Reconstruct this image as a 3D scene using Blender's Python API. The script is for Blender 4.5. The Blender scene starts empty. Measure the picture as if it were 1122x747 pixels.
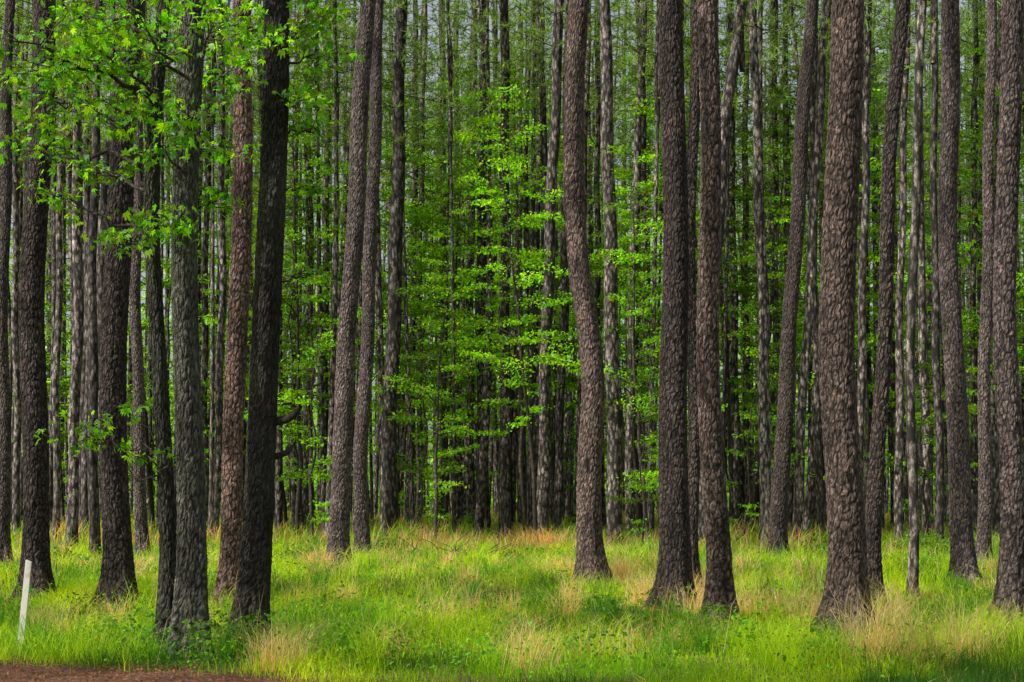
import bpy, math, numpy as np, bmesh
from mathutils import Vector
R=np.random.RandomState(7)
scene=bpy.context.scene
F=1558.0; HY=550.0; CH=1.6
def wx(px,d): return (px-561.0)*d/F
def wz(py,d): return CH+(HY-py)*d/F
def dist(by): return CH*F/(by-HY)
col=scene.collection

# ---------------------------------------------------------------- helpers
def vnoise(x,y,scale,seed):
    r=np.random.RandomState(seed); T=r.rand(64,64)
    x=np.asarray(x)/scale+1000.3; y=np.asarray(y)/scale+1000.7
    xi=np.floor(x).astype(int); yi=np.floor(y).astype(int); fx=x-xi; fy=y-yi
    fx=fx*fx*(3-2*fx); fy=fy*fy*(3-2*fy)
    a=T[xi%64,yi%64];b=T[(xi+1)%64,yi%64];c=T[xi%64,(yi+1)%64];d=T[(xi+1)%64,(yi+1)%64]
    return (a*(1-fx)+b*fx)*(1-fy)+(c*(1-fx)+d*fx)*fy
def ground_h(x,y):
    x=np.asarray(x,float); y=np.asarray(y,float)
    s=np.clip((y-14.5)/6,0,1); s=s*s*(3-2*s)
    return s*(0.16*(vnoise(x,y,5.0,1)-.5)+0.05*(vnoise(x,y,1.6,2)-.5))
def norm(v): return v/np.maximum(np.linalg.norm(v,axis=-1,keepdims=True),1e-9)

class Acc:
    def __init__(s): s.V=[];s.G=[];s.C=[];s.n=0
    def add(s,V,Fc,mat=0,smooth=False,c=(1,1,1)):
        V=np.asarray(V,float); Fc=np.asarray(Fc,int)
        s.V.append(V); s.G.append((Fc+s.n,mat,smooth)); s.n+=len(V)
        c=np.asarray(c,float)
        if c.ndim==1: c=np.tile(c,(len(V),1))
        s.C.append(c)
    def blades(s,V,q,t,C):
        s.V.append(V);s.C.append(C);s.G.append((q+s.n,0,False));s.G.append((t+s.n,0,False));s.n+=len(V)
    def mesh(s,name,mats):
        V=np.concatenate(s.V); C=np.concatenate(s.C)
        me=bpy.data.meshes.new(name)
        loops=np.concatenate([g[0].ravel() for g in s.G])
        tot=np.concatenate([np.full(len(g[0]),g[0].shape[1]) for g in s.G])
        start=np.concatenate([[0],np.cumsum(tot)[:-1]])
        mi=np.concatenate([np.full(len(g[0]),g[1]) for g in s.G])
        sm=np.concatenate([np.full(len(g[0]),g[2]) for g in s.G]).astype(bool)
        me.vertices.add(len(V)); me.vertices.foreach_set("co",V.ravel())
        me.loops.add(len(loops)); me.loops.foreach_set("vertex_index",loops.astype(np.int32))
        me.polygons.add(len(tot)); me.polygons.foreach_set("loop_start",start.astype(np.int32))
        me.polygons.foreach_set("material_index",mi.astype(np.int32))
        me.polygons.foreach_set("use_smooth",sm)
        me.update(calc_edges=True)
        a=me.color_attributes.new("Col",'FLOAT_COLOR','POINT')
        a.data.foreach_set("color",np.concatenate([C,np.ones((len(C),1))],1).astype(np.float32).ravel())
        for m in mats: me.materials.append(m)
        return me

def tube(path,rad,n=6):
    P=np.asarray(path,float); k=len(P); rad=np.asarray(rad,float)
    T=norm(np.gradient(P,axis=0))
    ref=np.array([0,0,1.0]) if abs(T[0,2])<.8 else np.array([1.0,0,0])
    A=norm(np.cross(T,ref)); B=np.cross(T,A)
    th=np.linspace(0,2*np.pi,n,endpoint=False)
    V=P[:,None]+rad[:,None,None]*(np.cos(th)[None,:,None]*A[:,None]+np.sin(th)[None,:,None]*B[:,None])
    V=V.reshape(-1,3)
    i=np.arange(k-1)[:,None]*n; j=np.arange(n)[None]; j2=(j+1)%n
    Fc=np.stack([i+j,i+j2,i+n+j2,i+n+j],-1).reshape(-1,4)
    return V,Fc

def leaves(P,size,rng,up=1.0,lobes=1,width=.27,droop=.2):
    n=len(P); size=np.broadcast_to(size,(n,))[:,None]
    N=norm(rng.normal(size=(n,3))*.7+np.array([0,0,up])); A=norm(np.cross(N,rng.normal(size=(n,3)))); B=np.cross(N,A)
    Vs=[]
    angs=[0] if lobes==1 else [-1.35,-.7,0,.7,1.35]
    ls=[1] if lobes==1 else [.62,.9,1.05,.9,.62]
    for a,l in zip(angs,ls):
        d=math.cos(a)*A+math.sin(a)*B; s=-math.sin(a)*A+math.cos(a)*B
        w=width if lobes==1 else .17
        tip=P+d*size*l; tip=tip-np.array([0,0,1])*size*droop
        mid=P+d*size*l*.5
        Vs+= [P, mid+s*size*w, tip, mid-s*size*w]
    V=np.stack(Vs,1).reshape(-1,3)
    Fc=np.arange(len(V)).reshape(-1,4)
    return V,Fc,4*len(angs)

# ---------------------------------------------------------------- materials
def newmat(name):
    m=bpy.data.materials.new(name); m.use_nodes=True; nt=m.node_tree
    b=nt.nodes["Principled BSDF"]; return m,nt,b
def node(nt,t,**k):
    n=nt.nodes.new(t)
    for a,v in k.items(): setattr(n,a,v)
    return n
def leafmat(name,trans=.5,rough=.5,spec=.3,tint=(1,1,1),vary=.35):
    m,nt,b=newmat(name); L=nt.links.new
    at=node(nt,'ShaderNodeAttribute',attribute_name="Col")
    oi=node(nt,'ShaderNodeObjectInfo')
    mr=node(nt,'ShaderNodeMapRange'); mr.inputs[3].default_value=1-vary; mr.inputs[4].default_value=1+vary*.6
    L(oi.outputs['Random'],mr.inputs[0])
    mx=node(nt,'ShaderNodeVectorMath',operation='SCALE'); L(at.outputs['Color'],mx.inputs[0]); L(mr.outputs[0],mx.inputs[3])
    mt=node(nt,'ShaderNodeVectorMath',operation='MULTIPLY'); L(mx.outputs[0],mt.inputs[0]); mt.inputs[1].default_value=tint
    L(mt.outputs[0],b.inputs['Base Color']); b.inputs['Roughness'].default_value=rough
    b.inputs['Specular IOR Level'].default_value=spec
    tr=node(nt,'ShaderNodeBsdfTranslucent')
    m2=node(nt,'ShaderNodeVectorMath',operation='MULTIPLY'); L(mt.outputs[0],m2.inputs[0]); m2.inputs[1].default_value=(1.8,1.6,.6)
    L(m2.outputs[0],tr.inputs[0])
    ms=node(nt,'ShaderNodeMixShader'); ms.inputs[0].default_value=trans
    L(b.outputs[0],ms.inputs[1]); L(tr.outputs[0],ms.inputs[2]); L(ms.outputs[0],nt.nodes['Material Output'].inputs[0])
    return m
def barkmat(name,plate,plate2,crackc,near,cells=13,zs=.45,moss=0.0,bump=.6,mossc=(.06,.085,.02)):
    m,nt,b=newmat(name); L=nt.links.new
    tc=node(nt,'ShaderNodeTexCoord'); mp=node(nt,'ShaderNodeMapping'); mp.inputs['Scale'].default_value=(1,1,zs)
    L(tc.outputs['Object'],mp.inputs[0])
    no=node(nt,'ShaderNodeTexNoise'); no.inputs['Scale'].default_value=38; no.inputs['Detail'].default_value=6 if near else 2; no.inputs['Roughness'].default_value=.75
    L(mp.outputs[0],no.inputs[0])
    big=node(nt,'ShaderNodeTexNoise'); big.inputs['Scale'].default_value=2.6; big.inputs['Detail'].default_value=5 if near else 2
    L(mp.outputs[0],big.inputs[0])
    if near:
        at=node(nt,'ShaderNodeAttribute',attribute_name="Col"); sp=node(nt,'ShaderNodeSeparateColor'); L(at.outputs[0],sp.inputs[0])
        crack=sp.outputs[0]; rnd=sp.outputs[1]
    else:
        ad=node(nt,'ShaderNodeMixRGB',blend_type='ADD'); ad.inputs[0].default_value=.09
        L(mp.outputs[0],ad.inputs[1]); L(no.outputs['Color'],ad.inputs[2])
        v2=node(nt,'ShaderNodeTexVoronoi'); v2.inputs['Scale'].default_value=cells
        L(ad.outputs[0],v2.inputs[0])
        mm=node(nt,'ShaderNodeMapRange'); mm.inputs[1].default_value=.62; mm.inputs[2].default_value=.25; L(v2.outputs['Distance'],mm.inputs[0])
        crack=mm.outputs[0]
        s2=node(nt,'ShaderNodeSeparateColor'); L(v2.outputs['Color'],s2.inputs[0]); rnd=s2.outputs[0]
    pm=node(nt,'ShaderNodeMixRGB'); pm.inputs[1].default_value=(*plate,1); pm.inputs[2].default_value=(*plate2,1); L(rnd,pm.inputs[0])
    r=node(nt,'ShaderNodeMapRange'); r.inputs[1].default_value=.34; r.inputs[2].default_value=.66; r.inputs[3].default_value=.3; r.inputs[4].default_value=1.65
    L(no.outputs[0],r.inputs[0])
    rb=node(nt,'ShaderNodeMapRange'); rb.inputs[1].default_value=.3; rb.inputs[2].default_value=.7; rb.inputs[3].default_value=.5; rb.inputs[4].default_value=1.4
    L(big.outputs[0],rb.inputs[0]); rm=node(nt,'ShaderNodeMath',operation='MULTIPLY'); L(r.outputs[0],rm.inputs[0]); L(rb.outputs[0],rm.inputs[1])
    mu=node(nt,'ShaderNodeVectorMath',operation='SCALE'); L(pm.outputs[0],mu.inputs[0]); L(rm.outputs[0],mu.inputs[3])
    cm=node(nt,'ShaderNodeMixRGB'); cm.inputs[1].default_value=(*crackc,1); L(mu.outputs[0],cm.inputs[2]); L(crack,cm.inputs[0])
    mo=node(nt,'ShaderNodeMixRGB'); L(cm.outputs[0],mo.inputs[1]); mo.inputs[2].default_value=(*mossc,1)
    r2=node(nt,'ShaderNodeMapRange'); r2.inputs[1].default_value=.45; r2.inputs[2].default_value=.75; r2.inputs[4].default_value=moss
    L(big.outputs[0],r2.inputs[0]); L(r2.outputs[0],mo.inputs[0])
    oi=node(nt,'ShaderNodeObjectInfo'); r3=node(nt,'ShaderNodeMapRange'); r3.inputs[3].default_value=.55 if not near else .75; r3.inputs[4].default_value=1.45 if not near else 1.2
    L(oi.outputs['Random'],r3.inputs[0])
    fi=node(nt,'ShaderNodeVectorMath',operation='SCALE'); L(mo.outputs[0],fi.inputs[0]); L(r3.outputs[0],fi.inputs[3])
    L(fi.outputs[0],b.inputs['Base Color']); b.inputs['Roughness'].default_value=.85; b.inputs['Specular IOR Level'].default_value=.3
    if near:
        ha=node(nt,'ShaderNodeMath',operation='MULTIPLY_ADD'); L(no.outputs[0],ha.inputs[0]); ha.inputs[1].default_value=1.2; L(crack,ha.inputs[2])
        bp=node(nt,'ShaderNodeBump'); bp.inputs['Strength'].default_value=bump; bp.inputs['Distance'].default_value=.03
        L(ha.outputs[0],bp.inputs['Height']); L(bp.outputs[0],b.inputs['Normal'])
    return m
M_pine=barkmat("pine_bark",(.095,.072,.068),(.29,.22,.205),(.004,.003,.003),True,bump=1)
M_pinewarm=barkmat("warm_pine_bark",(.10,.070,.060),(.30,.21,.18),(.004,.003,.002),True,bump=1)
M_pinered=barkmat("reddish_pine_bark",(.22,.135,.11),(.46,.29,.24),(.012,.008,.007),True,bump=1)
M_pinedark=barkmat("dark_pine_bark",(.055,.041,.037),(.18,.132,.118),(.003,.002,.002),True,bump=1)
M_pinefar=barkmat("distant_pine_bark",(.12,.10,.09),(.30,.25,.225),(.018,.014,.013),False,cells=12,zs=.35)
M_oak=barkmat("hardwood_bark",(.085,.082,.068),(.24,.235,.20),(.006,.005,.004),True,moss=.55,bump=1,mossc=(.09,.115,.05))
M_oakdim=barkmat("dim_hardwood_bark",(.065,.06,.05),(.17,.16,.135),(.004,.004,.003),True,moss=.6,bump=1,mossc=(.07,.09,.035))
M_oakdark=barkmat("dark_hardwood_bark",(.026,.021,.018),(.085,.073,.063),(.003,.002,.002),True,moss=.5,bump=1,mossc=(.07,.075,.055))
M_twig=barkmat("twig_bark",(.07,.06,.05),(.12,.10,.085),(.03,.022,.018),False,cells=20)
M_leaf=leafmat("hardwood_leaf",.6,.45,.4)
M_leafmid=leafmat("sapling_leaf",.5,.5,.3,vary=.6)
M_needle=leafmat("pine_needle",.4,.5,.3)
M_grass=leafmat("grass_blade",.5,.55,.2,vary=0)
M_farleaf=leafmat("far_foliage",.5,.6,.2,vary=0)

# ---------------------------------------------------------------- ground
ys=np.concatenate([np.arange(-30,10,4),np.arange(10,34,.35),np.arange(34,70,1),np.arange(70,180,6),np.array([200,300,500,900])])
xs=np.concatenate([[-600,-250,-120,-80,-60,-45,-35,-28,-22],np.arange(-18,18,.35),[18.2,22,28,35,45,60,80,120,250,600]])
X,Y=np.meshgrid(xs,ys,indexing='ij'); Z=ground_h(X,Y)
V=np.stack([X,Y,Z],-1).reshape(-1,3); ny=len(ys)
i=(np.arange(len(xs)-1)[:,None]*ny+np.arange(ny-1)[None]).ravel()
Fc=np.stack([i,i+ny,i+ny+1,i+1],-1)
m,nt,b=newmat("forest_floor"); L=nt.links.new
tc=node(nt,'ShaderNodeTexCoord')
n1=node(nt,'ShaderNodeTexNoise'); n1.inputs['Scale'].default_value=.5; n1.inputs['Detail'].default_value=6; L(tc.outputs['Object'],n1.inputs[0])
n2=node(nt,'ShaderNodeTexNoise'); n2.inputs['Scale'].default_value=14; n2.inputs['Detail'].default_value=8; L(tc.outputs['Object'],n2.inputs[0])
cr=node(nt,'ShaderNodeValToRGB'); e=cr.color_ramp.elements; e[0].position=.4; e[0].color=(.06,.12,.012,1); e[1].position=.66; e[1].color=(.15,.08,.035,1)
L(n1.outputs[0],cr.inputs[0])
r=node(nt,'ShaderNodeMapRange'); r.inputs[1].default_value=.3; r.inputs[2].default_value=.7; r.inputs[3].default_value=.4; r.inputs[4].default_value=1.4; L(n2.outputs[0],r.inputs[0])
mu=node(nt,'ShaderNodeVectorMath',operation='SCALE'); L(cr.outputs[0],mu.inputs[0]); L(r.outputs[0],mu.inputs[3]); L(mu.outputs[0],b.inputs['Base Color'])
b.inputs['Roughness'].default_value=.95
bp=node(nt,'ShaderNodeBump'); bp.inputs['Distance'].default_value=.05; L(n2.outputs[0],bp.inputs['Height']); L(bp.outputs[0],b.inputs['Normal'])
M_ground=m
a=Acc(); a.add(V,Fc,0,True); g=bpy.data.objects.new("ground",a.mesh("ground",[M_ground])); col.objects.link(g)
g["kind"]="structure"; g["label"]="grassy forest floor of dark soil and pine straw"; g["category"]="ground"

def dirt_edge(x):
    return 14.2-0.46*(x+5.1)+.6*(vnoise(x,x*0,.9,5)-.5)+.35*(vnoise(x,x*0,.25,6)-.5)
m,nt,b=newmat("red_dirt"); L=nt.links.new
tc=node(nt,'ShaderNodeTexCoord'); n2=node(nt,'ShaderNodeTexNoise'); n2.inputs['Scale'].default_value=16; n2.inputs['Detail'].default_value=10; n2.inputs['Roughness'].default_value=.75; L(tc.outputs['Object'],n2.inputs[0])
cr=node(nt,'ShaderNodeValToRGB'); e=cr.color_ramp.elements; e[0].position=.36; e[0].color=(.07,.03,.018,1); e[1].position=.66; e[1].color=(.36,.17,.10,1)
L(n2.outputs[0],cr.inputs[0]); L(cr.outputs[0],b.inputs['Base Color']); b.inputs['Roughness'].default_value=.95
bp=node(nt,'ShaderNodeBump'); bp.inputs['Distance'].default_value=.08; L(n2.outputs[0],bp.inputs['Height']); L(bp.outputs[0],b.inputs['Normal'])
xx=np.arange(-14,3,.06); k=8
ye=dirt_edge(xx); t=np.linspace(0,1,k)
V=np.stack([np.repeat(xx,k),(9+(ye[:,None]-9)*t[None]).ravel(),np.full(len(xx)*k,.004)],-1)
i=(np.arange(len(xx)-1)[:,None]*k+np.arange(k-1)[None]).ravel()
a=Acc(); a.add(V,np.stack([i,i+k,i+k+1,i+1],-1),0,True)
g=bpy.data.objects.new("dirt_path",a.mesh("dirt_path",[m])); col.objects.link(g); g["kind"]="structure"; g["label"]="bare reddish dirt track edge beside the grass"; g["category"]="dirt path"

# ---------------------------------------------------------------- trunks
def cells(theta,z,nu,ch,seed):
    r=np.random.RandomState(seed); nv=900
    JU=r.rand(nu,nv);JV=r.rand(nu,nv);RC=r.rand(nu,nv)
    u=theta/(2*np.pi)*nu; v=z/ch+3
    u=u+.8*(vnoise(u,v,.8,seed+1)-.5); v=v+.8*(vnoise(u,v,.7,seed+2)-.5)
    ui=np.floor(u).astype(int); vi=np.floor(v).astype(int)
    f1=np.full(u.shape,9.);f2=np.full(u.shape,9.);rc=np.zeros(u.shape)
    for a_ in(-1,0,1):
        for b_ in(-1,0,1):
            cu=ui+a_;cv=vi+b_
            k0,k1=cu%nu,cv%nv
            d=np.hypot(cu+JU[k0,k1]-u,cv+JV[k0,k1]-v)
            c=d<f1
            f2=np.where(c,f1,np.minimum(f2,d)); rc=np.where(c,RC[k0,k1],rc); f1=np.where(c,d,f1)
    return np.clip((f2-f1)*3.2,0,1),rc
def trunk(cx,cy,rf,zs,nseg,relief,cw,ch,seed,flare=.28,two=False,fdec=.33):
    th=np.linspace(0,2*np.pi,nseg,endpoint=False)
    TH,ZZ=np.meshgrid(th,zs)
    r0=float(rf[0]); nu=max(6,int(2*np.pi*r0/cw))
    TW=TH+.15*np.sin(ZZ*.9)+ZZ*.05
    ck,rc=cells(TW,ZZ,nu,ch,seed)
    if two:
        c2,r2=cells(TW,ZZ,int(nu*1.6),ch*.5,seed+31)
        ck=ck*(.4+.6*c2); rc=.35*rc+.65*r2
    ph=np.random.RandomState(seed).rand(4)*6.28
    fl=np.exp(-np.clip(ZZ,0,None)/fdec)*flare
    rad=rf[:,None]*(1+fl*(1+.45*np.sin(TH*4+ph[0])+.3*np.sin(TH*7+ph[1]))+.025*np.sin(TH*2+ph[2]+ZZ*.7)+.02*np.sin(TH*3+ph[3]-ZZ*1.3))
    rad=rad+relief*(ck**.4-.75+.8*(rc-.5)*ck)
    X=cx[:,None]+rad*np.cos(TH);Y=cy[:,None]+rad*np.sin(TH)
    V=np.stack([X,Y,ZZ],-1).reshape(-1,3)
    k=len(zs);i=np.arange(k-1)[:,None]*nseg; j=np.arange(nseg)[None]; j2=(j+1)%nseg
    Fq=np.stack([i+j,i+j2,i+nseg+j2,i+nseg+j],-1).reshape(-1,4)
    C=np.stack([ck,rc,rc],-1).reshape(-1,3)
    return V,Fq,C

def limbset(acc,rng,p0,p1,r0,mat,n=7,wob=.12,up=.3):
    p0=np.array(p0,float);p1=np.array(p1,float);t=np.linspace(0,1,n)[:,None]
    Ln=np.linalg.norm(p1-p0)
    P=p0+(p1-p0)*t+np.array([0,0,1])*up*Ln*t*(1-t)
    P[1:-1]+=rng.normal(size=(n-2,3))*wob*Ln*.3
    V,Fq=tube(P,np.linspace(r0,max(r0*.3,.003),n),5); acc.add(V,Fq,mat,True)
    return P

def needles(P,rng,cnt,ln,wd):
    n=len(P)*cnt; B=np.repeat(P,cnt,0)
    D=norm(rng.normal(size=(n,3))+np.array([0,0,.35])); S=norm(np.cross(D,rng.normal(size=(n,3))))
    L_=ln*rng.uniform(.6,1.2,(n,1))
    V=np.stack([B-S*wd*.5,B+S*wd*.5,B+D*L_],1).reshape(-1,3)
    return V,np.arange(len(V)).reshape(-1,3)
def crown_mesh(seed,Hc,Rm,nb,dens=1.0,lim=1.0):
    rng=np.random.RandomState(seed); a=Acc()
    P=np.array([[0,0,z] for z in np.linspace(-.3,Hc,8)]); P[1:,:2]+=rng.normal(size=(7,2))*.05
    V,Fq=tube(P,np.linspace(.10,.02,8),6); a.add(V,Fq,0,True,(1,1,1))
    T=[]
    for i in range(nb):
        f=(i+rng.rand())/nb; z=f*Hc; az=i*2.4+rng.rand()
        Ln=(Rm*(1-f**1.6)*(.45+.55*min(1,f*3))+.5)*rng.uniform(.6,1.15)
        d=np.array([math.cos(az),math.sin(az),rng.uniform(.0,.6)])
        p0=np.array([0,0,z]); Pb=limbset(a,rng,p0,p0+d*Ln,(.02+.007*Ln)*lim,0,6,.10,-.1)
        for k in range(int(Ln*5.2*dens)+2):
            t=rng.uniform(.25,1); q=np.array([np.interp(t*5,range(6),Pb[:,c]) for c in range(3)])
            q=q+rng.normal(size=3)*np.array([.42,.42,.26])*(1.2-t*.5)*min(1.3,Ln/2)
            T.append(q)
    T=np.array(T); cnt=12
    V,Ft=needles(T,rng,cnt,.30,.030)
    C=np.array([.19,.32,.06])*rng.uniform(.6,1.5,(len(T),1)); C=np.repeat(C,cnt*3,0)
    a.add(V,Ft,1,False,C)
    return a.mesh("pine_crown",[M_pinefar,M_needle])
crowns=[crown_mesh(100+i,9+i%3*1.5,2.6,18+i*2,.5,.8) for i in range(6)]
fcrowns=[crown_mesh(130+i,10+i%3*1.5,2.8,24+i*2,.85,.5) for i in range(6)]

def add_obj(name,me,parent=None,loc=(0,0,0),rot=0,sc=1):
    o=bpy.data.objects.new(name,me); col.objects.link(o)
    if parent: o.parent=parent
    o.location=loc; o.rotation_euler=(0,0,rot); o.scale=(sc,sc,sc) if np.isscalar(sc) else sc
    return o
def empty(name,loc,label,cat,group=None):
    e=bpy.data.objects.new(name,None); e.empty_display_size=.3; col.objects.link(e); e.location=loc
    e["label"]=label; e["category"]=cat
    if group: e["group"]=group
    return e

used=[]; bases=[]
def handpine(pts,wb,wt,H,label,seed,mat=None,kind="pine",near=None,name="pine_tree",crown=True,flare=.7,fdec=.36):
    d=dist(pts[0][1]); x0=wx(pts[0][0],d); rngl=np.random.RandomState(seed)
    if near is None: near=d<42 and wb>12
    used.append((x0,d))
    if d<36: bases.append((x0,d))
    zp=[wz(p[1],d) for p in pts]; xp=[wx(p[0],d)-x0 for p in pts]; zp[0]=0
    zt=zp[-1]; sl=(xp[-1]-xp[-2])/(zp[-1]-zp[-2])
    dz=.022 if d<26 else .032
    if near: zs=np.concatenate([np.arange(-.15,zt+.6,dz),np.arange(zt+.7,H,.6)])
    else: zs=np.arange(-.15,H,.35)
    cx=np.interp(zs,zp,xp); ab=zs>zt; cx[ab]=xp[-1]+sl*(zs[ab]-zt)*np.exp(-(zs[ab]-zt)/14)
    ks=max(3,int(1.3/(zs[1]-zs[0]))|1)
    pad=np.concatenate([2*cx[0]-cx[1:ks//2+1][::-1],cx,2*cx[-1]-cx[-ks//2:-1][::-1]])[:len(cx)+ks-1]
    if len(pad)==len(cx)+ks-1: cx=np.convolve(pad,np.ones(ks)/ks,'valid')
    cx=cx+.03*np.sin(zs*1.1+seed)*np.clip(zs,0,1)
    cy=.25*np.sin(zs*.18+rngl.rand()*6)*np.clip(zs/6,0,1)
    rb=wb*d/F/2; rt=wt*d/F/2
    rf=rb+(rt-rb)*(zs/zt); rf=np.where(zs>zt, rt+( .07-rt)*np.clip((zs-zt)/(H-zt),0,1), rf); rf=np.maximum(rf,.05)
    z0=float(ground_h(x0,d))
    e=empty(name,(x0,d,z0),label,"tree","pine trees of the forest stand" if kind=="pine" else "hardwood trees at the forest edge")
    if near:
        nseg=136 if (rb>.2 and d<26) else 92
        if kind=="pine": V,Fq,C=trunk(cx,cy,rf,zs,nseg,.019,.060,.14,seed,flare,True)
        else: V,Fq,C=trunk(cx,cy,rf,zs,nseg,.014,.036,.14,seed,flare,True,fdec)
        mt=mat or M_pine
    else:
        V,Fq,C=trunk(cx,cy,rf,zs,18,.008,.09,.5,seed,flare*.6); mt=mat or M_pinefar
    a=Acc(); a.add(V,Fq,0,True,C)
    add_obj("trunk",a.mesh("trunk",[mt]),e)
    if crown:
        k=np.argmin(abs(zs-(H-9)))
        add_obj("crown",(crowns if d<40 else fcrowns)[seed%6],e,(cx[k],cy[k],H-9-(d>40)*2),seed*1.3)
    return e,d,x0,z0

W=M_pinewarm
big=[
 ([(41,660),(38,500),(35,350),(38,200),(44,0)],28,24,"straight pine with rough brown bark beside white stake",M_pinedark),
 ([(130,666),(128,500),(126,350),(133,180),(146,0)],31,24,"thick pine with dark flaky bark in bright grass",M_pinedark),
 ([(371,624),(373,500),(383,350),(392,200),(404,0)],22,17,"grey-brown pine leaning slightly, one of a close pair",None),
 ([(397,615),(396,500),(403,350),(408,200),(414,0)],16,12,"slimmer grey pine standing close behind its neighbour",None),
 ([(651,643),(646,570),(644,500),(650,430),(648,370),(637,300),(627,200),(627,100),(637,0)],27,21,"pine with a crooked S-bent trunk in dry grass",W),
 ([(737,668),(740,500),(741,350),(740,200),(738,0)],33,25,"stout straight pine with deeply plated bark",M_pinedark),
 ([(759,650),(760,500),(758,350),(757,200),(762,0)],14,11,"slender pine tucked behind a stout one",M_pinedark),
 ([(790,684),(783,570),(777,400),(774,250),(773,0)],26,21,"pine with a flared base bending to upright",W),
 ([(852,616),(856,500),(863,380),(873,200),(888,0)],19,13,"pine leaning gently with dark brown bark",M_pinedark),
 ([(926,695),(926,550),(922,400),(925,200),(933,0)],42,34,"massive pine with thick reddish-brown bark plates",W),
 ([(957,666),(959,500),(965,350),(973,150),(984,0)],17,14,"slim dark pine leaning beside a massive one",M_pinedark),
 ([(1000,652),(1001,500),(1003,300),(1008,150),(1014,0)],11,9,"very slender young pine with dark bark",None),
 ([(1058,640),(1052,500),(1047,400),(1043,200),(1044,0)],24,18,"curving brown pine with scaly bark",None),
 ([(1108,680),(1109,500),(1105,300),(1104,150),(1108,0)],27,22,"brown pine with plated bark in low grass",None),
 ([(675,606),(672,450),(669,300),(666,150),(663,0)],18,12,"pine with dark bark behind a crooked one",None),
 ([(427,602),(427,450),(433,300),(436,150),(439,0)],18,12,"straight brown pine at the edge of the stand",None),
 ([(768,608),(775,450),(782,300),(793,150),(813,0)],14,12,"pine bowing over toward its top",None),
 ([(872,606),(876,480),(883,360),(896,150),(907,0)],11,9,"leaning slender pine with grey bark",None),
]
for i,(p,wb,wt,lab,mt_) in enumerate(big):
    handpine(p,wb,wt,24+2*(i%3),lab,200+i*3,mat=mt_,crown=(i%2==0 or dist(p[0][1])>30))
handpine([(250,665),(252,560),(259,400),(262,250),(268,0)],23,20,26,"pine with reddish scaly bark beside mossy hardwoods",290,mat=M_pinered)
mid=[(5,622,14,10),(62,605,8,66),(78,608,12,82),(92,600,9,95),(104,612,11,106),(157,614,13,152),(236,602,9,240),(226,596,8,230),
(322,590,7,327),(334,594,9,338),(355,592,9,360),(447,590,8,455),(461,592,7,466),(487,590,9,484),(503,588,8,500),(515,592,9,521),
(530,595,14,532),(553,600,13,553),(572,590,8,570),(594,602,14,613),(609,598,10,622),(585,591,7,590),(690,600,10,705),(712,597,9,700),(703,591,7,714),
(805,598,10,800),(820,592,8,818),(838,607,13,826),(899,602,9,893),(941,606,10,949),(985,606,9,992),(1016,602,9,1008),(1030,608,9,1026),(1078,620,14,1083),(1092,602,8,1094),(1066,600,7,1070),(18,600,8,22),(203,604,9,200),(866,596,8,858),(847,598,8,850),(636,596,8,645),(660,594,8,655)]
for i,(bx,by,w,tx) in enumerate(mid):
    rr=np.random.RandomState(i+50); m1=(bx*.6+tx*.4)+rr.uniform(-5,5)
    handpine([(bx,by),(m1,330),(tx,0)],w*1.05,w*.72,23+rr.rand()*5,"slender straight pine with brown bark in the stand",400+i)

# ---------------------------------------------------------------- stand of pines behind
tv=[]
for i in range(8):
    rr=np.random.RandomState(600+i); zs=np.arange(-.15,26,.5)
    A1=rr.uniform(-.5,.5,4)
    cx=A1[0]*np.sin(zs*.16+A1[1]*9)-A1[0]*math.sin(A1[1]*9)+zs*A1[2]*.09; cy=A1[3]*np.sin(zs*.12)
    rf=.155*(1-.75*np.clip(zs/26,0,1))
    V,Fq,C=trunk(cx,cy,rf,zs,12,.006,.09,.5,600+i,.2)
    a=Acc();a.add(V,Fq,0,True,C); k=np.argmin(abs(zs-14))
    for q in range(7):
        z_=rr.uniform(5,14); kk=np.argmin(abs(zs-z_)); az_=rr.rand()*6.28; l_=rr.uniform(.4,1.5)
        limbset(a,rr,(cx[kk],cy[kk],z_),(cx[kk]+math.cos(az_)*l_,cy[kk]+math.sin(az_)*l_,z_+rr.uniform(-.2,.5)),.018,0,5,.12,.1)
    tv.append((a.mesh("trunk",[M_pinefar]),cx[k],cy[k]))
rr=np.random.RandomState(77); P=list(used); cnt=0; tries=0
while cnt<238 and tries<20000:
    tries+=1
    y=46+ (rr.rand()**1.0)*56; x=(rr.rand()*2-1)*(y*.37+2)
    if any((x-a)**2+(y-b)**2<1.6 for a,b in P): continue
    if vnoise(x,y,7,91)<.3: continue
    P.append((x,y)); me,ox,oy=tv[rr.randint(8)]
    e=empty("pine_tree",(x,y,float(ground_h(x,y))),"slender straight pine with brown bark in the stand","tree","pine trees of the forest stand")
    s=rr.uniform(.85,1.2); ws=rr.choice([.5,.65,.8,1.0,1.2,1.35]); rot=rr.rand()*6.28
    e.rotation_euler=(rr.normal()*.010,rr.normal()*.013,rot)
    add_obj("trunk",me,e,sc=(ws,ws,s)); add_obj("crown",fcrowns[rr.randint(6)],e,(ox*ws,oy*ws,14*s),rr.rand()*6,rr.uniform(.8,1.1))
    cnt+=1

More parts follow.
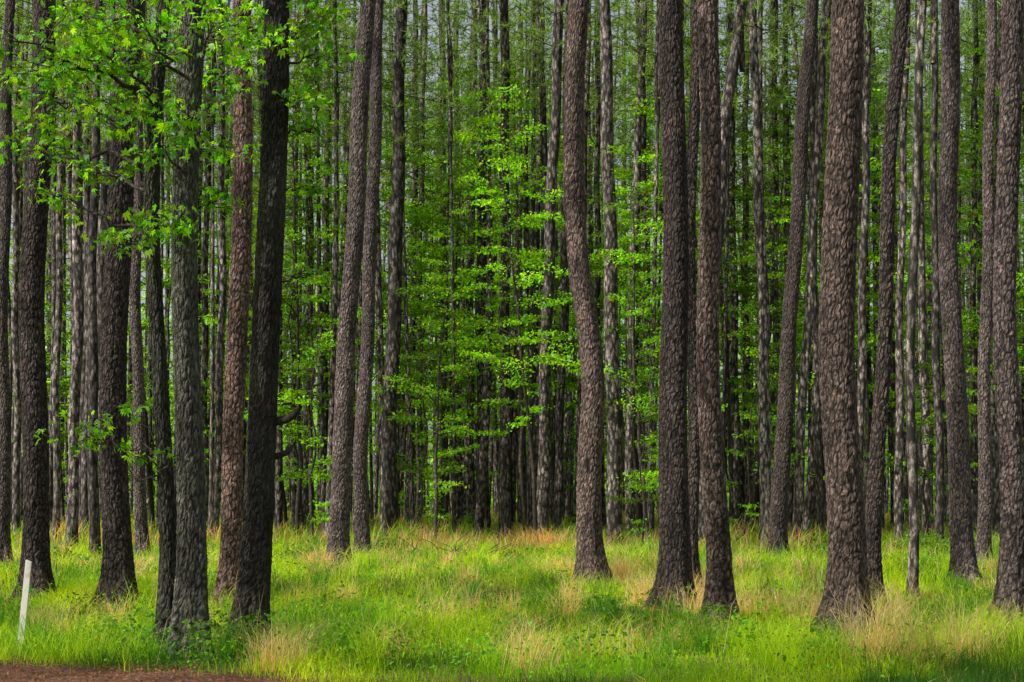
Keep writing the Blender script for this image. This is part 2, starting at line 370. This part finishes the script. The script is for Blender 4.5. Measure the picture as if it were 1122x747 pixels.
# ---------------------------------------------------------------- grass
def blades(x,y,h,w,lean,colr,rng,bend=.5):
    n=len(x); z=ground_h(x,y)-.01
    az=rng.rand(n)*2*np.pi; d=np.stack([np.cos(az),np.sin(az),np.zeros(n)],-1)
    fa=rng.rand(n)*2*np.pi; s=np.stack([np.cos(fa),np.sin(fa),np.zeros(n)],-1)
    P=np.stack([x,y,z],-1); h=h[:,None]; w=w[:,None]*.5; lean=lean[:,None]
    up=np.array([0,0,1.0])
    mid=P+up*h*.55+d*h*lean*.35
    tip=P+up*h*(1-.3*lean)+d*h*lean*(1+bend*.3)
    V=np.stack([P-s*w,P+s*w,mid+s*w*.8,mid-s*w*.8,tip],1).reshape(-1,3)
    b=np.arange(n)*5
    q=np.stack([b,b+1,b+2,b+3],-1); t=np.stack([b+3,b+2,b+4],-1)
    C=np.repeat(colr,5,0)
    return V,q,t,C
def basemow(x,y):
    f=np.ones(len(x))
    for bx,by in bases:
        f*=1-.8*np.exp(-((x-bx)/.6)**2-((y-(by-1.0))/1.2)**2)
    return f
rng=np.random.RandomState(3)
def sample_d(n,lo,hi,p):
    u=rng.rand(n); q=1-p
    return (lo**q+u*(hi**q-lo**q))**(1/q)
def patch(x,y,px,d,sx,sd):
    return np.exp(-((x-wx(px,d))/sx)**2-((y-d)/sd)**2)
def dryness(x,y):
    v=patch(x,y,560,44,7,6)*.45+patch(x,y,400,30,3,4)*.2+patch(x,y,870,25,2.0,4)*.3+patch(x,y,1010,17,1.2,2)*.3+patch(x,y,300,19,1.0,2)*.2+patch(x,y,700,26,1.4,3)*.45+patch(x,y,470,21,1.1,2.0)*.3+patch(x,y,800,21,1,1.5)*.35+patch(x,y,650,29,1.5,2)*.4+patch(x,y,900,40,5,5)*.3
    return v+.5*(vnoise(x,y,1.3,11)-.64)
N=340000
y=sample_d(N,11.4,66,.6); x=(rng.rand(N)*2-1)*(y*.37+2.2)
keep=~((x<2.5)&(y<dirt_edge(x)+rng.normal(size=N)*.16))
clump=vnoise(x,y,.22,21); keep&=rng.rand(N)<.2+1.2*clump
keep&=rng.rand(N)<np.clip(1.35-(y-44)/26,0.15,1)
x=x[keep];y=y[keep];n=len(x)
hn=vnoise(x,y,3.2,12); h2=vnoise(x,y,.7,17)
h=(.04+.14*hn+.26*h2**2+.34*np.clip((y-19)/22,0,1)*vnoise(x,y,1.3,13))*rng.uniform(.45,1.6,n)*basemow(x,y)
w=np.maximum(.0065,.00042*y)*rng.uniform(.7,1.4,n)
g1=np.array([.18,.42,.008]);g2=np.array([.50,.68,.012]);g_shade=np.array([.045,.15,.012]);dr=np.array([.66,.52,.25])
t=np.clip(vnoise(x,y,1.8,14)*1.9-.4+rng.normal(size=n)*.2,0,1)[:,None]
C=g1*(1-t)+g2*t
t=np.clip((vnoise(x,y,.9,15)-.54)*5,0,1)[:,None]; C=C*(1-t)+g_shade*t  # patches of shade put into the blade colour as dark green
isdry=rng.rand(n)<np.clip(dryness(x,y),.015,.5); C[isdry]=dr*rng.uniform(.6,1.3,(isdry.sum(),1))
C*=rng.uniform(.6,1.25,(n,1))
A=Acc(); A.blades(*blades(x,y,h,w,rng.uniform(.1,.9,n),C,rng))
N=60000
y=sample_d(N,13,62,.5); x=(rng.rand(N)*2-1)*(y*.37+2)
bc=vnoise(x,y,.35,31); keep=(rng.rand(N)<np.clip(dryness(x,y)*1.5,0.045,1)*np.clip(bc*2.4-.8,0,1))&(y>dirt_edge(np.minimum(x,2.5))+.4)
x=x[keep];y=y[keep];n=len(x)
C=np.array([.68,.52,.28])*rng.uniform(.5,1.25,(n,1)); C[rng.rand(n)<.25]*=np.array([1,.7,.5])
A.blades(*blades(x,y,rng.uniform(.4,1.15,n)*(.3+.7*basemow(x,y)),np.maximum(.004,.00027*y),rng.uniform(.05,.5,n),C,rng))
ST=(.68,.54,.28)
tufts=[(150,15.2,.25,.35,200,(.12,.28,.03)),(245,15.4,.25,.35,200,(.12,.30,.03)),(310,14.6,.35,.45,320,(.20,.36,.06)),(345,14.5,.3,.36,200,(.2,.40,.03)),(175,14.5,.3,.3,180,(.12,.3,.03)),
    (960,14.2,.3,.75,260,ST),(1010,13.6,.3,.65,220,(.48,.46,.14)),(1060,14.2,.3,.7,200,ST),(893,18.0,.3,.5,220,ST),(958,18.2,.3,.45,200,ST),(818,19.7,.3,.5,220,ST),(760,20,.25,.45,160,ST),(708,21.5,.3,.6,260,ST),(768,22.0,.35,.55,240,ST),(620,28,.5,.6,320,ST),(682,27.5,.4,.6,300,ST),(1085,30,.4,.5,220,ST),(1085,18.6,.3,.4,180,ST),(345,33,.4,.6,250,ST),(415,35,.5,.5,250,ST),(150,23,.4,.4,350,(.2,.40,.03)),(60,24.5,.4,.4,300,(.2,.40,.03)),(20,15.6,.3,.28,200,(.2,.40,.03)),(850,39,.6,.6,450,(.3,.38,.08)),(597,44,.7,.9,600,(.68,.42,.2)),(480,44,1.2,.7,500,(.60,.40,.2)),(1130,20,.4,.5,200,ST)]
for k in range(460):
    d_=float(sample_d(1,13.2,48,.8)[0]); px=rng.uniform(-10,1132); x_=wx(px,d_)
    if d_<dirt_edge(min(x_,2.5))+.3 or min(np.hypot(x_-bx,d_-by+.9) for bx,by in bases)<.75: continue
    u=rng.rand(); cc=(.42,.64,.02) if u<.4 else ((.09,.28,.02) if u<.76 else ST)
    tufts.append((px,d_,rng.uniform(.12,.35),rng.uniform(.22,.5)+.006*d_,int(rng.uniform(40,130)),cc))
for px,d,rr_,hh,cn,cc in tufts:
    x=wx(px,d)+rng.normal(size=cn)*rr_*.5; y=d+rng.normal(size=cn)*rr_*.5
    C=np.array(cc)*rng.uniform(.6,1.3,(cn,1))
    A.blades(*blades(x,y,hh*rng.uniform(.4,1.3,cn),np.maximum(.0055,.00036*y),rng.uniform(.2,1,cn),C,rng))
g=bpy.data.objects.new("grass",A.mesh("grass",[M_grass])); col.objects.link(g)
g["kind"]="stuff"; g["label"]="bright green grass mixed with dry tan stalks"; g["category"]="grass"
# broadleaf ground cover
N=70000
y=sample_d(N,12,60,.7); x=(rng.rand(N)*2-1)*(y*.37+2)
keep=(y>dirt_edge(np.minimum(x,2.5))+.15)&(rng.rand(N)<np.clip((vnoise(x,y,1.7,41)*.6+vnoise(x,y,.5,42)*.5-.43)*4,.04,1))
x=x[keep];y=y[keep];n=len(x)
z=ground_h(x,y)+rng.uniform(.03,.40,n)*(.3+vnoise(x,y,.6,43))*basemow(x,y)
PP=[np.stack([x,y,z],-1)]; SS=[np.maximum(.04,.0021*y)*rng.uniform(.6,1.4,n)]; CC=[np.array([.15,.38,.02])*rng.uniform(.5,1.6,(n,1))]
wl=[(160,15.0,.35,.5,220,(.07,.20,.02)),(200,14.5,.4,.35,220,(.06,.18,.02)),(235,15.1,.35,.5,220,(.08,.22,.02)),(262,15.2,.3,.4,160,(.08,.24,.02)),(405,17.5,.45,.45,170,(.10,.30,.02)),(330,18,.3,.35,100,(.10,.30,.02)),(130,15.4,.3,.35,110,(.08,.24,.02)),(430,14,.3,.35,90,(.08,.22,.02)),(655,14,.3,.35,90,(.08,.22,.02)),(840,14.5,.3,.3,80,(.08,.22,.02))]
for k in range(190):
    d_=float(sample_d(1,13.2,40,.7)[0]); px=rng.uniform(-10,1132); x_=wx(px,d_)
    if d_<dirt_edge(min(x_,2.5))+.2 or min(np.hypot(x_-bx,d_-by+.8) for bx,by in bases)<.6: continue
    wl.append((px,d_,rng.uniform(.12,.3),rng.uniform(.15,.5),int(rng.uniform(25,80)),(.07+.08*rng.rand(),.20+.14*rng.rand(),.02)))
for px,d,rr_,hh,cn,cc in wl:
    x=wx(px,d)+rng.normal(size=cn)*rr_*.5; y=d+rng.normal(size=cn)*rr_*.5; z=ground_h(x,y)+hh*rng.rand(cn)
    PP.append(np.stack([x,y,z],-1)); SS.append(np.full(cn,max(.05,.0022*d))*rng.uniform(.6,1.6,cn)); CC.append(np.array(cc)*rng.uniform(.6,1.5,(cn,1)))
PP=np.concatenate(PP);SS=np.concatenate(SS);C=np.concatenate(CC)
V,Fq,k=leaves(PP,SS,rng,1.2,1,.32)
a=Acc(); a.add(V,Fq,0,False,np.repeat(C,k,0))
g=bpy.data.objects.new("ground_cover",a.mesh("ground_cover",[M_grass])); col.objects.link(g)
g["kind"]="stuff"; g["label"]="low broadleaf weeds among the grass"; g["category"]="weeds"
# dead leaf litter along the dirt and round the trunk bases
N=9000; x=rng.uniform(-8,-1,N); y=dirt_edge(x)-rng.uniform(-.5,1.8,N)
LX=[x];LY=[y]
for bx,by in bases:
    LX.append(bx+rng.normal(size=420)*.45); LY.append(by-.25+rng.normal(size=420)*.45)
x=np.concatenate(LX); y=np.concatenate(LY); N=len(x); z=ground_h(x,y)+.03
V,Fq,k=leaves(np.stack([x,y,z],-1),np.maximum(.03,.0022*y)*rng.uniform(.7,1.5,N),rng,2.2,1,.3,0)
V[:,2]=np.maximum(V[:,2],ground_h(V[:,0],V[:,1])+.008)
C=np.array([.28,.14,.08])*rng.uniform(.3,1.5,(N,1)); a=Acc(); a.add(V,Fq,0,False,np.repeat(C,k,0))
g=bpy.data.objects.new("leaf_litter",a.mesh("leaf_litter",[M_grass])); col.objects.link(g)
g["kind"]="stuff"; g["label"]="dry brown leaves and bark flakes on the ground"; g["category"]="leaf litter"

# ---------------------------------------------------------------- saplings
def sapling(seed,H,Rm,lp,f0):
    rng=np.random.RandomState(seed)
    zs=np.linspace(-.1,H,12); w=np.cumsum(rng.normal(size=(12,2))*.11,0)
    a=Acc(); Pt=np.column_stack([w-w[0],zs]); V,Fq=tube(Pt,np.linspace(.035+H*.0035,.008,12),7); a.add(V,Fq,0,True)
    tr=a.mesh("trunk",[M_twig])
    a=Acc(); LP=[]; BC=[]
    nb=int(H*2.5)
    for i in range(nb):
        f=f0+(1-f0)*(i+rng.rand())/nb; z=f*H; c=np.array([np.interp(z,zs,Pt[:,0]),np.interp(z,zs,Pt[:,1]),z])
        Ln=(Rm*(1-f)**.5+.3)*rng.uniform(.3,1.6)*min(1,.35+(f-f0)*3.5); az=rng.rand()*6.28
        d=np.array([math.cos(az),math.sin(az),rng.uniform(-.1,.4)])
        Pb=limbset(a,rng,c,c+d*Ln,.006+.007*Ln,0,6,.12,.12)
        m=int(lp*Ln)+6; t=rng.uniform(.3,1.05,m)
        q=np.stack([np.interp(t*5,range(6),Pb[:,k]) for k in range(3)],-1)
        sd=norm(np.cross(d,[0,0,1])); q=q+sd*(rng.normal(size=(m,1))*.26*min(1.3,Ln)) + rng.normal(size=(m,3))*np.array([.08,.08,.04])
        LP.append(q); BC.append(np.full(m,rng.uniform(.45,1.35)))
    LP=np.concatenate(LP); BC=np.concatenate(BC)[:,None]; n=len(LP)
    V,Fq,k=leaves(LP,rng.uniform(.07,.145,n),rng,1.0,1,.38)
    base=np.array([.20,.48,.012]); C=base*rng.uniform(.6,1.3,(n,1))*BC; C[:,0]*=rng.uniform(.6,1.6,n)
    a.add(V,Fq,1,False,np.repeat(C,k,0))
    return tr,a.mesh("sapling_crown",[M_twig,M_leafmid])
sv=[sapling(700+i,[9,12,14,17,7,11][i],[1.8,2.3,2.3,2.7,1.7,2.4][i],84,[.15,.28,.15,.28,.12,.2][i]) for i in range(6)]
sp=[(458,54,2,1),(575,50,3,1),(598,60,1,1),(478,54,3,1.1),(702,48,2,.9),(722,50,3,1.1),(822,50,3,1),(690,58,3,1.2),(1078,50,3,1),(1012,56,3,1),
    (340,50,2,1),(315,60,3,1),(640,56,1,1),(560,62,3,1.2),(450,62,3,1.2),(868,60,1,1),(215,54,1,1),(62,56,1,1),(808,46,4,.9),(1030,50,5,.8),(520,62,2,1.1),(1115,46,5,1),(760,58,3,1.1),(905,62,3,1.2),(610,68,3,1.3),(500,72,3,1.3),(830,70,3,1.3),(700,41,4,.7),(588,45,3,.85),(478,45,2,.8),(950,50,3,1),(1090,48,3,1.1),(860,50,2,.9),(712,44,2,.9),(335,56,5,1.1),(300,66,3,1.2),(345,45,4,1),(465,48,4,1.1),(1020,46,4,1),(810,52,3,1.1),(325,49,3,1.0),(985,54,3,1.1)]
rr=np.random.RandomState(88)
for i in range(62):
    y=54+rr.rand()*56; sp.append((rr.uniform(-30,1150),y,rr.randint(6),rr.uniform(.9,1.4)))
# unseen trees added beside and behind the camera to dapple the clearing with shade
shadow_trees=[(-11.5,9.5,3,.8),(-8.2,7.0,3,.85),(-14.5,13.5,3,.9),(-7.5,2.5,3,.9),(-6.2,8.3,3,.85),(1.5,-4.0,2,.85),(-18,19,3,.9),(-13,16.5,3,1.0),(-4.5,3.0,3,.95)]
allsp=[(wx(px,d),d,k,s) for px,d,k,s in sp]+shadow_trees
for x,d,k,s in allsp:
    e=empty("sapling_tree",(x,d,float(ground_h(x,d))),"slender young hardwood with bright green layered leaves","tree","leafy saplings under the pines")  # label shared with the added out-of-frame trees that only cast shade
    e.rotation_euler=(rr.normal()*.03,rr.normal()*.03,rr.rand()*6.28); e.scale=(s,s,s)
    add_obj("trunk",sv[k][0],e); add_obj("crown",sv[k][1],e)

# shrubs
def shrub(seed,R_,H_):
    rng=np.random.RandomState(seed); a=Acc(); LP=[]
    for i in range(18):
        az=rng.rand()*6.28; r_=R_*rng.rand()**.5; p1=np.array([math.cos(az)*r_,math.sin(az)*r_,H_*rng.uniform(.35,1.1)])
        Pb=limbset(a,rng,(p1[0]*.15,p1[1]*.15,-.03),p1,.009,0,6,.1,.15)
        m=40; t=rng.uniform(.2,1,m); q=np.stack([np.interp(t*5,range(6),Pb[:,k]) for k in range(3)],-1)+rng.normal(size=(m,3))*.14*R_
        q[:,2]=np.abs(q[:,2])+.02; LP.append(q)
    LP=np.concatenate(LP); n=len(LP); V,Fq,k=leaves(LP,rng.uniform(.06,.13,n),rng,.8,1,.3)
    C=np.array([.16,.38,.018])*rng.uniform(.5,1.5,(n,1)); C[:,0]*=rng.uniform(.7,1.6,n)
    a.add(V,Fq,1,False,np.repeat(C,k,0)); return a.mesh("shrub",[M_twig,M_leafmid])
shv=[shrub(800+i,[.6,.9,1.1,.7][i],[.6,1.0,1.2,1.1][i]) for i in range(4)]
sh=[(1015,40,1,.8),(1035,38,0,1),(560,36,0,.6),(330,36,0,.9),(905,38,0,1),(70,34,0,.8),(430,41,0,.9),(720,40,0,.9)]
for i in range(60):
    y=42+rr.rand()*40; sh.append((rr.uniform(-20,1145),y,rr.randint(4),rr.uniform(.5,1.1)))
for px,d,k,s in sh:
    x=wx(px,d); o=add_obj("shrub",shv[k],None,(x,d,float(ground_h(x,d))),rr.rand()*6,s)
    o["label"]="low leafy green shrub growing in the grass"; o["category"]="shrub"; o["group"]="shrubs on the forest floor"

# ---------------------------------------------------------------- near hardwoods
def hardwood(pts,wb,wt,H,label,seed,mat,clusters,flare,low=(),fdec=.4):
    e,d,x0,z0=handpine(pts,wb,wt,H,label,seed,mat=mat,kind="oak",near=True,name="hardwood_tree",crown=False,flare=flare,fdec=fdec)
    rng=np.random.RandomState(seed+5); a=Acc(); LP=[]; 
    py=[p[1] for p in pts][::-1]; pxs=[p[0] for p in pts][::-1]
    def axis_at(z):
        yy=HY-(z-CH)*F/d; 
        return np.array([wx(np.interp(yy,py,pxs),d)-x0,0,z])
    for (cx,cyy,Rr,dy,den) in clusters:
        dd=d+dy; c=np.array([wx(cx,dd)-x0,dy,wz(cyy,dd)])
        hz=np.linalg.norm(c[:2]-axis_at(c[2])[:2]); zs_=max(2.4,c[2]-hz*rng.uniform(.1,.5))
        p0=axis_at(zs_); Pl=limbset(a,rng,p0,c,.014+.010*hz,0,9,.12,.15)
        nt_=int(6+8*Rr)
        for j in range(nt_):
            t=rng.uniform(.45,1); s0=np.array([np.interp(t*8,range(9),Pl[:,k]) for k in range(3)])
            v=rng.normal(size=3); v/=np.linalg.norm(v); v*=Rr*rng.rand()**.3; v[2]*=.6; p1=c+v
            Pb=limbset(a,rng,s0,p1,.006,0,6,.12,.08)
            m=int(den*17*Rr+5); tt=rng.uniform(.5,1.03,m)
            q=np.stack([np.interp(tt*5,range(6),Pb[:,k]) for k in range(3)],-1)+rng.normal(size=(m,3))*np.array([.09,.09,.05]); LP.append(q)
    for (sx,sy,ex,ey,dy,nl) in low:
        p0=axis_at(wz(sy,d)); p1=np.array([wx(ex,d+dy)-x0,dy,wz(ey,d+dy)])
        Pb=limbset(a,rng,p0,p1,.010,0,7,.25,.1)
        for j in range(4):
            t=rng.uniform(.5,1); s0=np.array([np.interp(t*6,range(7),Pb[:,k]) for k in range(3)]); q1=s0+rng.normal(size=3)*np.array([.2,.2,.08])
            Pc=limbset(a,rng,s0,q1,.004,0,4,.1,0); m=nl//4; tt=rng.uniform(.2,1,m)
            LP.append(np.stack([np.interp(tt*3,range(4),Pc[:,k]) for k in range(3)],-1)+rng.normal(size=(m,3))*.04)
    LP=np.concatenate(LP); n=len(LP); V,Fq,k=leaves(LP,rng.uniform(.045,.09,n),rng,.7,5)
    C=np.array([.13,.36,.010])*rng.uniform(.4,1.5,(n,1)); C[:,0]*=rng.uniform(.7,1.5,n)
    a.add(V,Fq,1,False,np.repeat(C,k,0))
    add_obj("crown",a.mesh("crown",[M_twig,M_leaf]),e)
    return e,d,x0
hardwood([(187,716),(182,600),(175,500),(170,350),(167,200),(178,0)],18,14,12,"slim dim mossy hardwood joined beside a thicker one",301,M_oakdim,
 [(15,45,1.0,-1,1),(70,20,1.0,.5,1),(112,60,.9,-.5,1),(60,110,.8,0,.9),(120,130,.7,-1,.6),(98,190,.5,.5,.7),(148,262,.4,-.5,.8),(150,90,.7,.8,.5),(25,160,.6,1,.7),(60,215,.35,0,.6),(160,238,.3,.3,.7),(30,-60,1,0,.7),(120,-80,1.1,.5,.7)],1.0,
 [(178,520,55,478,-.4,34),(178,520,78,465,-.2,30),(178,510,112,456,.2,32),(178,515,150,498,-.5,26),(176,490,128,440,.4,24),(178,525,190,500,-.6,16)],.5)
hardwood([(208,720),(208,600),(209,450),(209,300),(211,150),(215,0)],32,25,13,"thick grey hardwood with furrowed mossy bark and flared base",302,M_oak,
 [(232,30,.8,-.8,.9),(252,82,.5,.5,1),(190,20,.9,1,.8),(215,125,.4,-1,.5),(192,245,.35,-.6,.7),(238,165,.35,.3,.7),(240,220,.25,0,.6),(205,-80,1.1,0,.7),(170,150,.4,-.9,.6),(160,30,.8,-1.2,.7)],.7,(),.5)
e3,d3,x3=hardwood([(271,708),(281,600),(293,450),(298,300),(301,150),(305,0)],34,26,13,"hardwood with nearly black rough bark, leaning slightly",303,M_oakdark,
 [(332,22,.7,-.6,1),(358,62,.45,.4,.8),(328,112,.4,-.4,.7),(270,30,.6,.8,.8),(350,140,.25,0,.5),(345,205,.2,0,.5),(340,300,.2,.5,.4),(300,-90,1.1,0,.7),(350,-60,.8,.5,.7)],.65,(),.45)
a=Acc(); rng=np.random.RandomState(5)
def stub(pp,r0):
    P=np.array([[wx(p[0],d3)-x3,dy,wz(p[1],d3)] for p,dy in pp]); k=len(P); tt=np.linspace(0,k-1,k*4)
    Q=np.stack([np.interp(tt,range(k),P[:,c]) for c in range(3)],-1); V,Fq=tube(Q,np.linspace(r0,r0*.45,len(Q)),8); a.add(V,Fq,0,True,(.7,.5,.5))
stub([((291,455),0),((305,462),-.1),((318,460),-.15),((326,455),-.2),((333,446),-.25)],.06)
stub([((292,500),0),((305,500),-.05),((318,495),-.1),((322,488),-.1)],.045)
add_obj("limb",a.mesh("limb",[M_oakdark]),e3)

# ---------------------------------------------------------------- white stake
d=dist(712); xb=wx(22,d)
bm=bmesh.new(); bmesh.ops.create_cube(bm,size=1)
for v in bm.verts:
    v.co.x*=.066; v.co.y*=.03; v.co.z=(v.co.z+.5)*1.06-.08
    if v.co.z>.5: v.co.z-=.02*(1 if v.co.x>0 else 0)
bmesh.ops.bevel(bm,geom=bm.edges[:],offset=.004,segments=2,affect='EDGES')
me=bpy.data.meshes.new("marker_stake"); bm.to_mesh(me); bm.free()
m,nt,b=newmat("weathered_white_paint"); tc=node(nt,'ShaderNodeTexCoord'); n=node(nt,'ShaderNodeTexNoise'); n.inputs['Scale'].default_value=8; n.inputs['Detail'].default_value=6
cr=node(nt,'ShaderNodeValToRGB'); cr.color_ramp.elements[0].color=(.55,.5,.4,1); cr.color_ramp.elements[0].position=.3; cr.color_ramp.elements[1].color=(.85,.82,.74,1); cr.color_ramp.elements[1].position=.5
nt.links.new(tc.outputs['Object'],n.inputs[0]); nt.links.new(n.outputs[0],cr.inputs[0]); nt.links.new(cr.outputs[0],b.inputs['Base Color']); b.inputs['Roughness'].default_value=.6
me.materials.append(m); o=add_obj("marker_stake",me,None,(xb,d,0)); o.rotation_euler=(0,math.radians(5.5),.15)
o["label"]="white painted wooden stake leaning in the grass"; o["category"]="stake"

# dead branches on the ground
a=Acc(); rng=np.random.RandomState(9)
for i in range(26):
    p0=np.array([rng.normal()*.8,rng.normal()*.5,rng.uniform(0,.15)]); az=rng.rand()*6.28; Ln=rng.uniform(.6,1.7)
    limbset(a,rng,p0,p0+np.array([math.cos(az)*Ln,math.sin(az)*Ln*.6,rng.uniform(.1,.7)]),.02,0,6,.15,.1)
x=wx(490,38); o=add_obj("dead_branch_pile",a.mesh("dead_branch_pile",[M_twig]),None,(x,38,float(ground_h(x,38))))
o["label"]="pile of dead brown branches lying in tall grass"; o["category"]="branches"

# ---------------------------------------------------------------- far woodland (mass)
a=Acc(); rng=np.random.RandomState(12)
n=90000; y=rng.uniform(106,185,n); x=(rng.rand(n)*2-1)*(y*.38+12); z=rng.rand(n)**1.25*36
keep=vnoise(x,z,3.5,51)+.5*vnoise(x+y,z,1.2,52)>.22+.032*np.clip(z-11,0,30)
x=x[keep];y=y[keep];z=z[keep];n=len(x)
V,Fq,k=leaves(np.stack([x,y,z],-1),rng.uniform(.4,.85,n),rng,.3,1,.3)
C=np.array([.26,.54,.05])*rng.uniform(.35,1.5,(n,1)); a.add(V,Fq,0,False,np.repeat(C,k,0))
for i in range(420):
    y=rng.uniform(94,130); x=(rng.rand()*2-1)*(y*.38+8); l=rng.normal()*.9; w_=rng.uniform(.5,1.25)
    V,Fq=tube([(x,y,-.2),(x+l*.4,y,12),(x+l,y,27)],[.17*w_,.13*w_,.05],6); a.add(V,Fq,1,True)
o=add_obj("far_woodland",a.mesh("far_woodland",[M_farleaf,M_pinefar])); o["kind"]="stuff"; o["label"]="distant mass of green woodland behind the pines"; o["category"]="woodland"
# forest floor brush under the stand
rng=np.random.RandomState(14); n=70000; y=sample_d(n,42,120,.2); x=(rng.rand(n)*2-1)*(y*.38+3)
dryb=rng.rand(n)<np.clip(vnoise(x,y,4,61)*.9,.1,.7)
C=np.where(dryb[:,None],np.array([.54,.32,.17]),np.array([.22,.46,.02]))*rng.uniform(.5,1.3,(n,1))
a=Acc(); a.blades(*blades(x,y,rng.uniform(.3,1.1,n)*(.5+vnoise(x,y,2.5,62)),.0009*y,rng.uniform(.1,.7,n),C,rng))
o=add_obj("undergrowth",a.mesh("undergrowth",[M_grass])); o["kind"]="stuff"; o["label"]="dry reddish brush and green undergrowth beneath pines"; o["category"]="undergrowth"

# ---------------------------------------------------------------- light
el=math.radians(42); az=math.radians(-116)   # azimuth from +Y toward +X
s=Vector((math.sin(az)*math.cos(el),math.cos(az)*math.cos(el),math.sin(el)))
ld=bpy.data.lights.new("sun",'SUN'); ld.energy=5; ld.angle=math.radians(.5); ld.color=(1,.95,.84)
lo=bpy.data.objects.new("sun",ld); col.objects.link(lo); lo.rotation_euler=s.to_track_quat('Z','Y').to_euler()
w=bpy.data.worlds.new("World"); scene.world=w; w.use_nodes=True; nt=w.node_tree
sk=nt.nodes.new('ShaderNodeTexSky'); sk.sky_type='NISHITA'; sk.sun_disc=False; sk.sun_elevation=el; sk.sun_rotation=az; sk.air_density=1; sk.dust_density=4
hs=nt.nodes.new('ShaderNodeHueSaturation'); hs.inputs['Saturation'].default_value=.4; hs.inputs['Value'].default_value=1.1
bg=nt.nodes['Background']; nt.links.new(sk.outputs[0],hs.inputs['Color']); nt.links.new(hs.outputs[0],bg.inputs[0]); bg.inputs[1].default_value=.15
cd=bpy.data.cameras.new("camera"); cd.lens=50; cd.sensor_width=36; cd.shift_y=(HY-373.5)/1122; cd.clip_end=2000
co=bpy.data.objects.new("camera",cd); col.objects.link(co); co.location=(0,0,CH); co.rotation_euler=(math.pi/2,0,0); scene.camera=co
scene.view_settings.view_transform='Standard'; scene.view_settings.look='None'; scene.view_settings.exposure=0
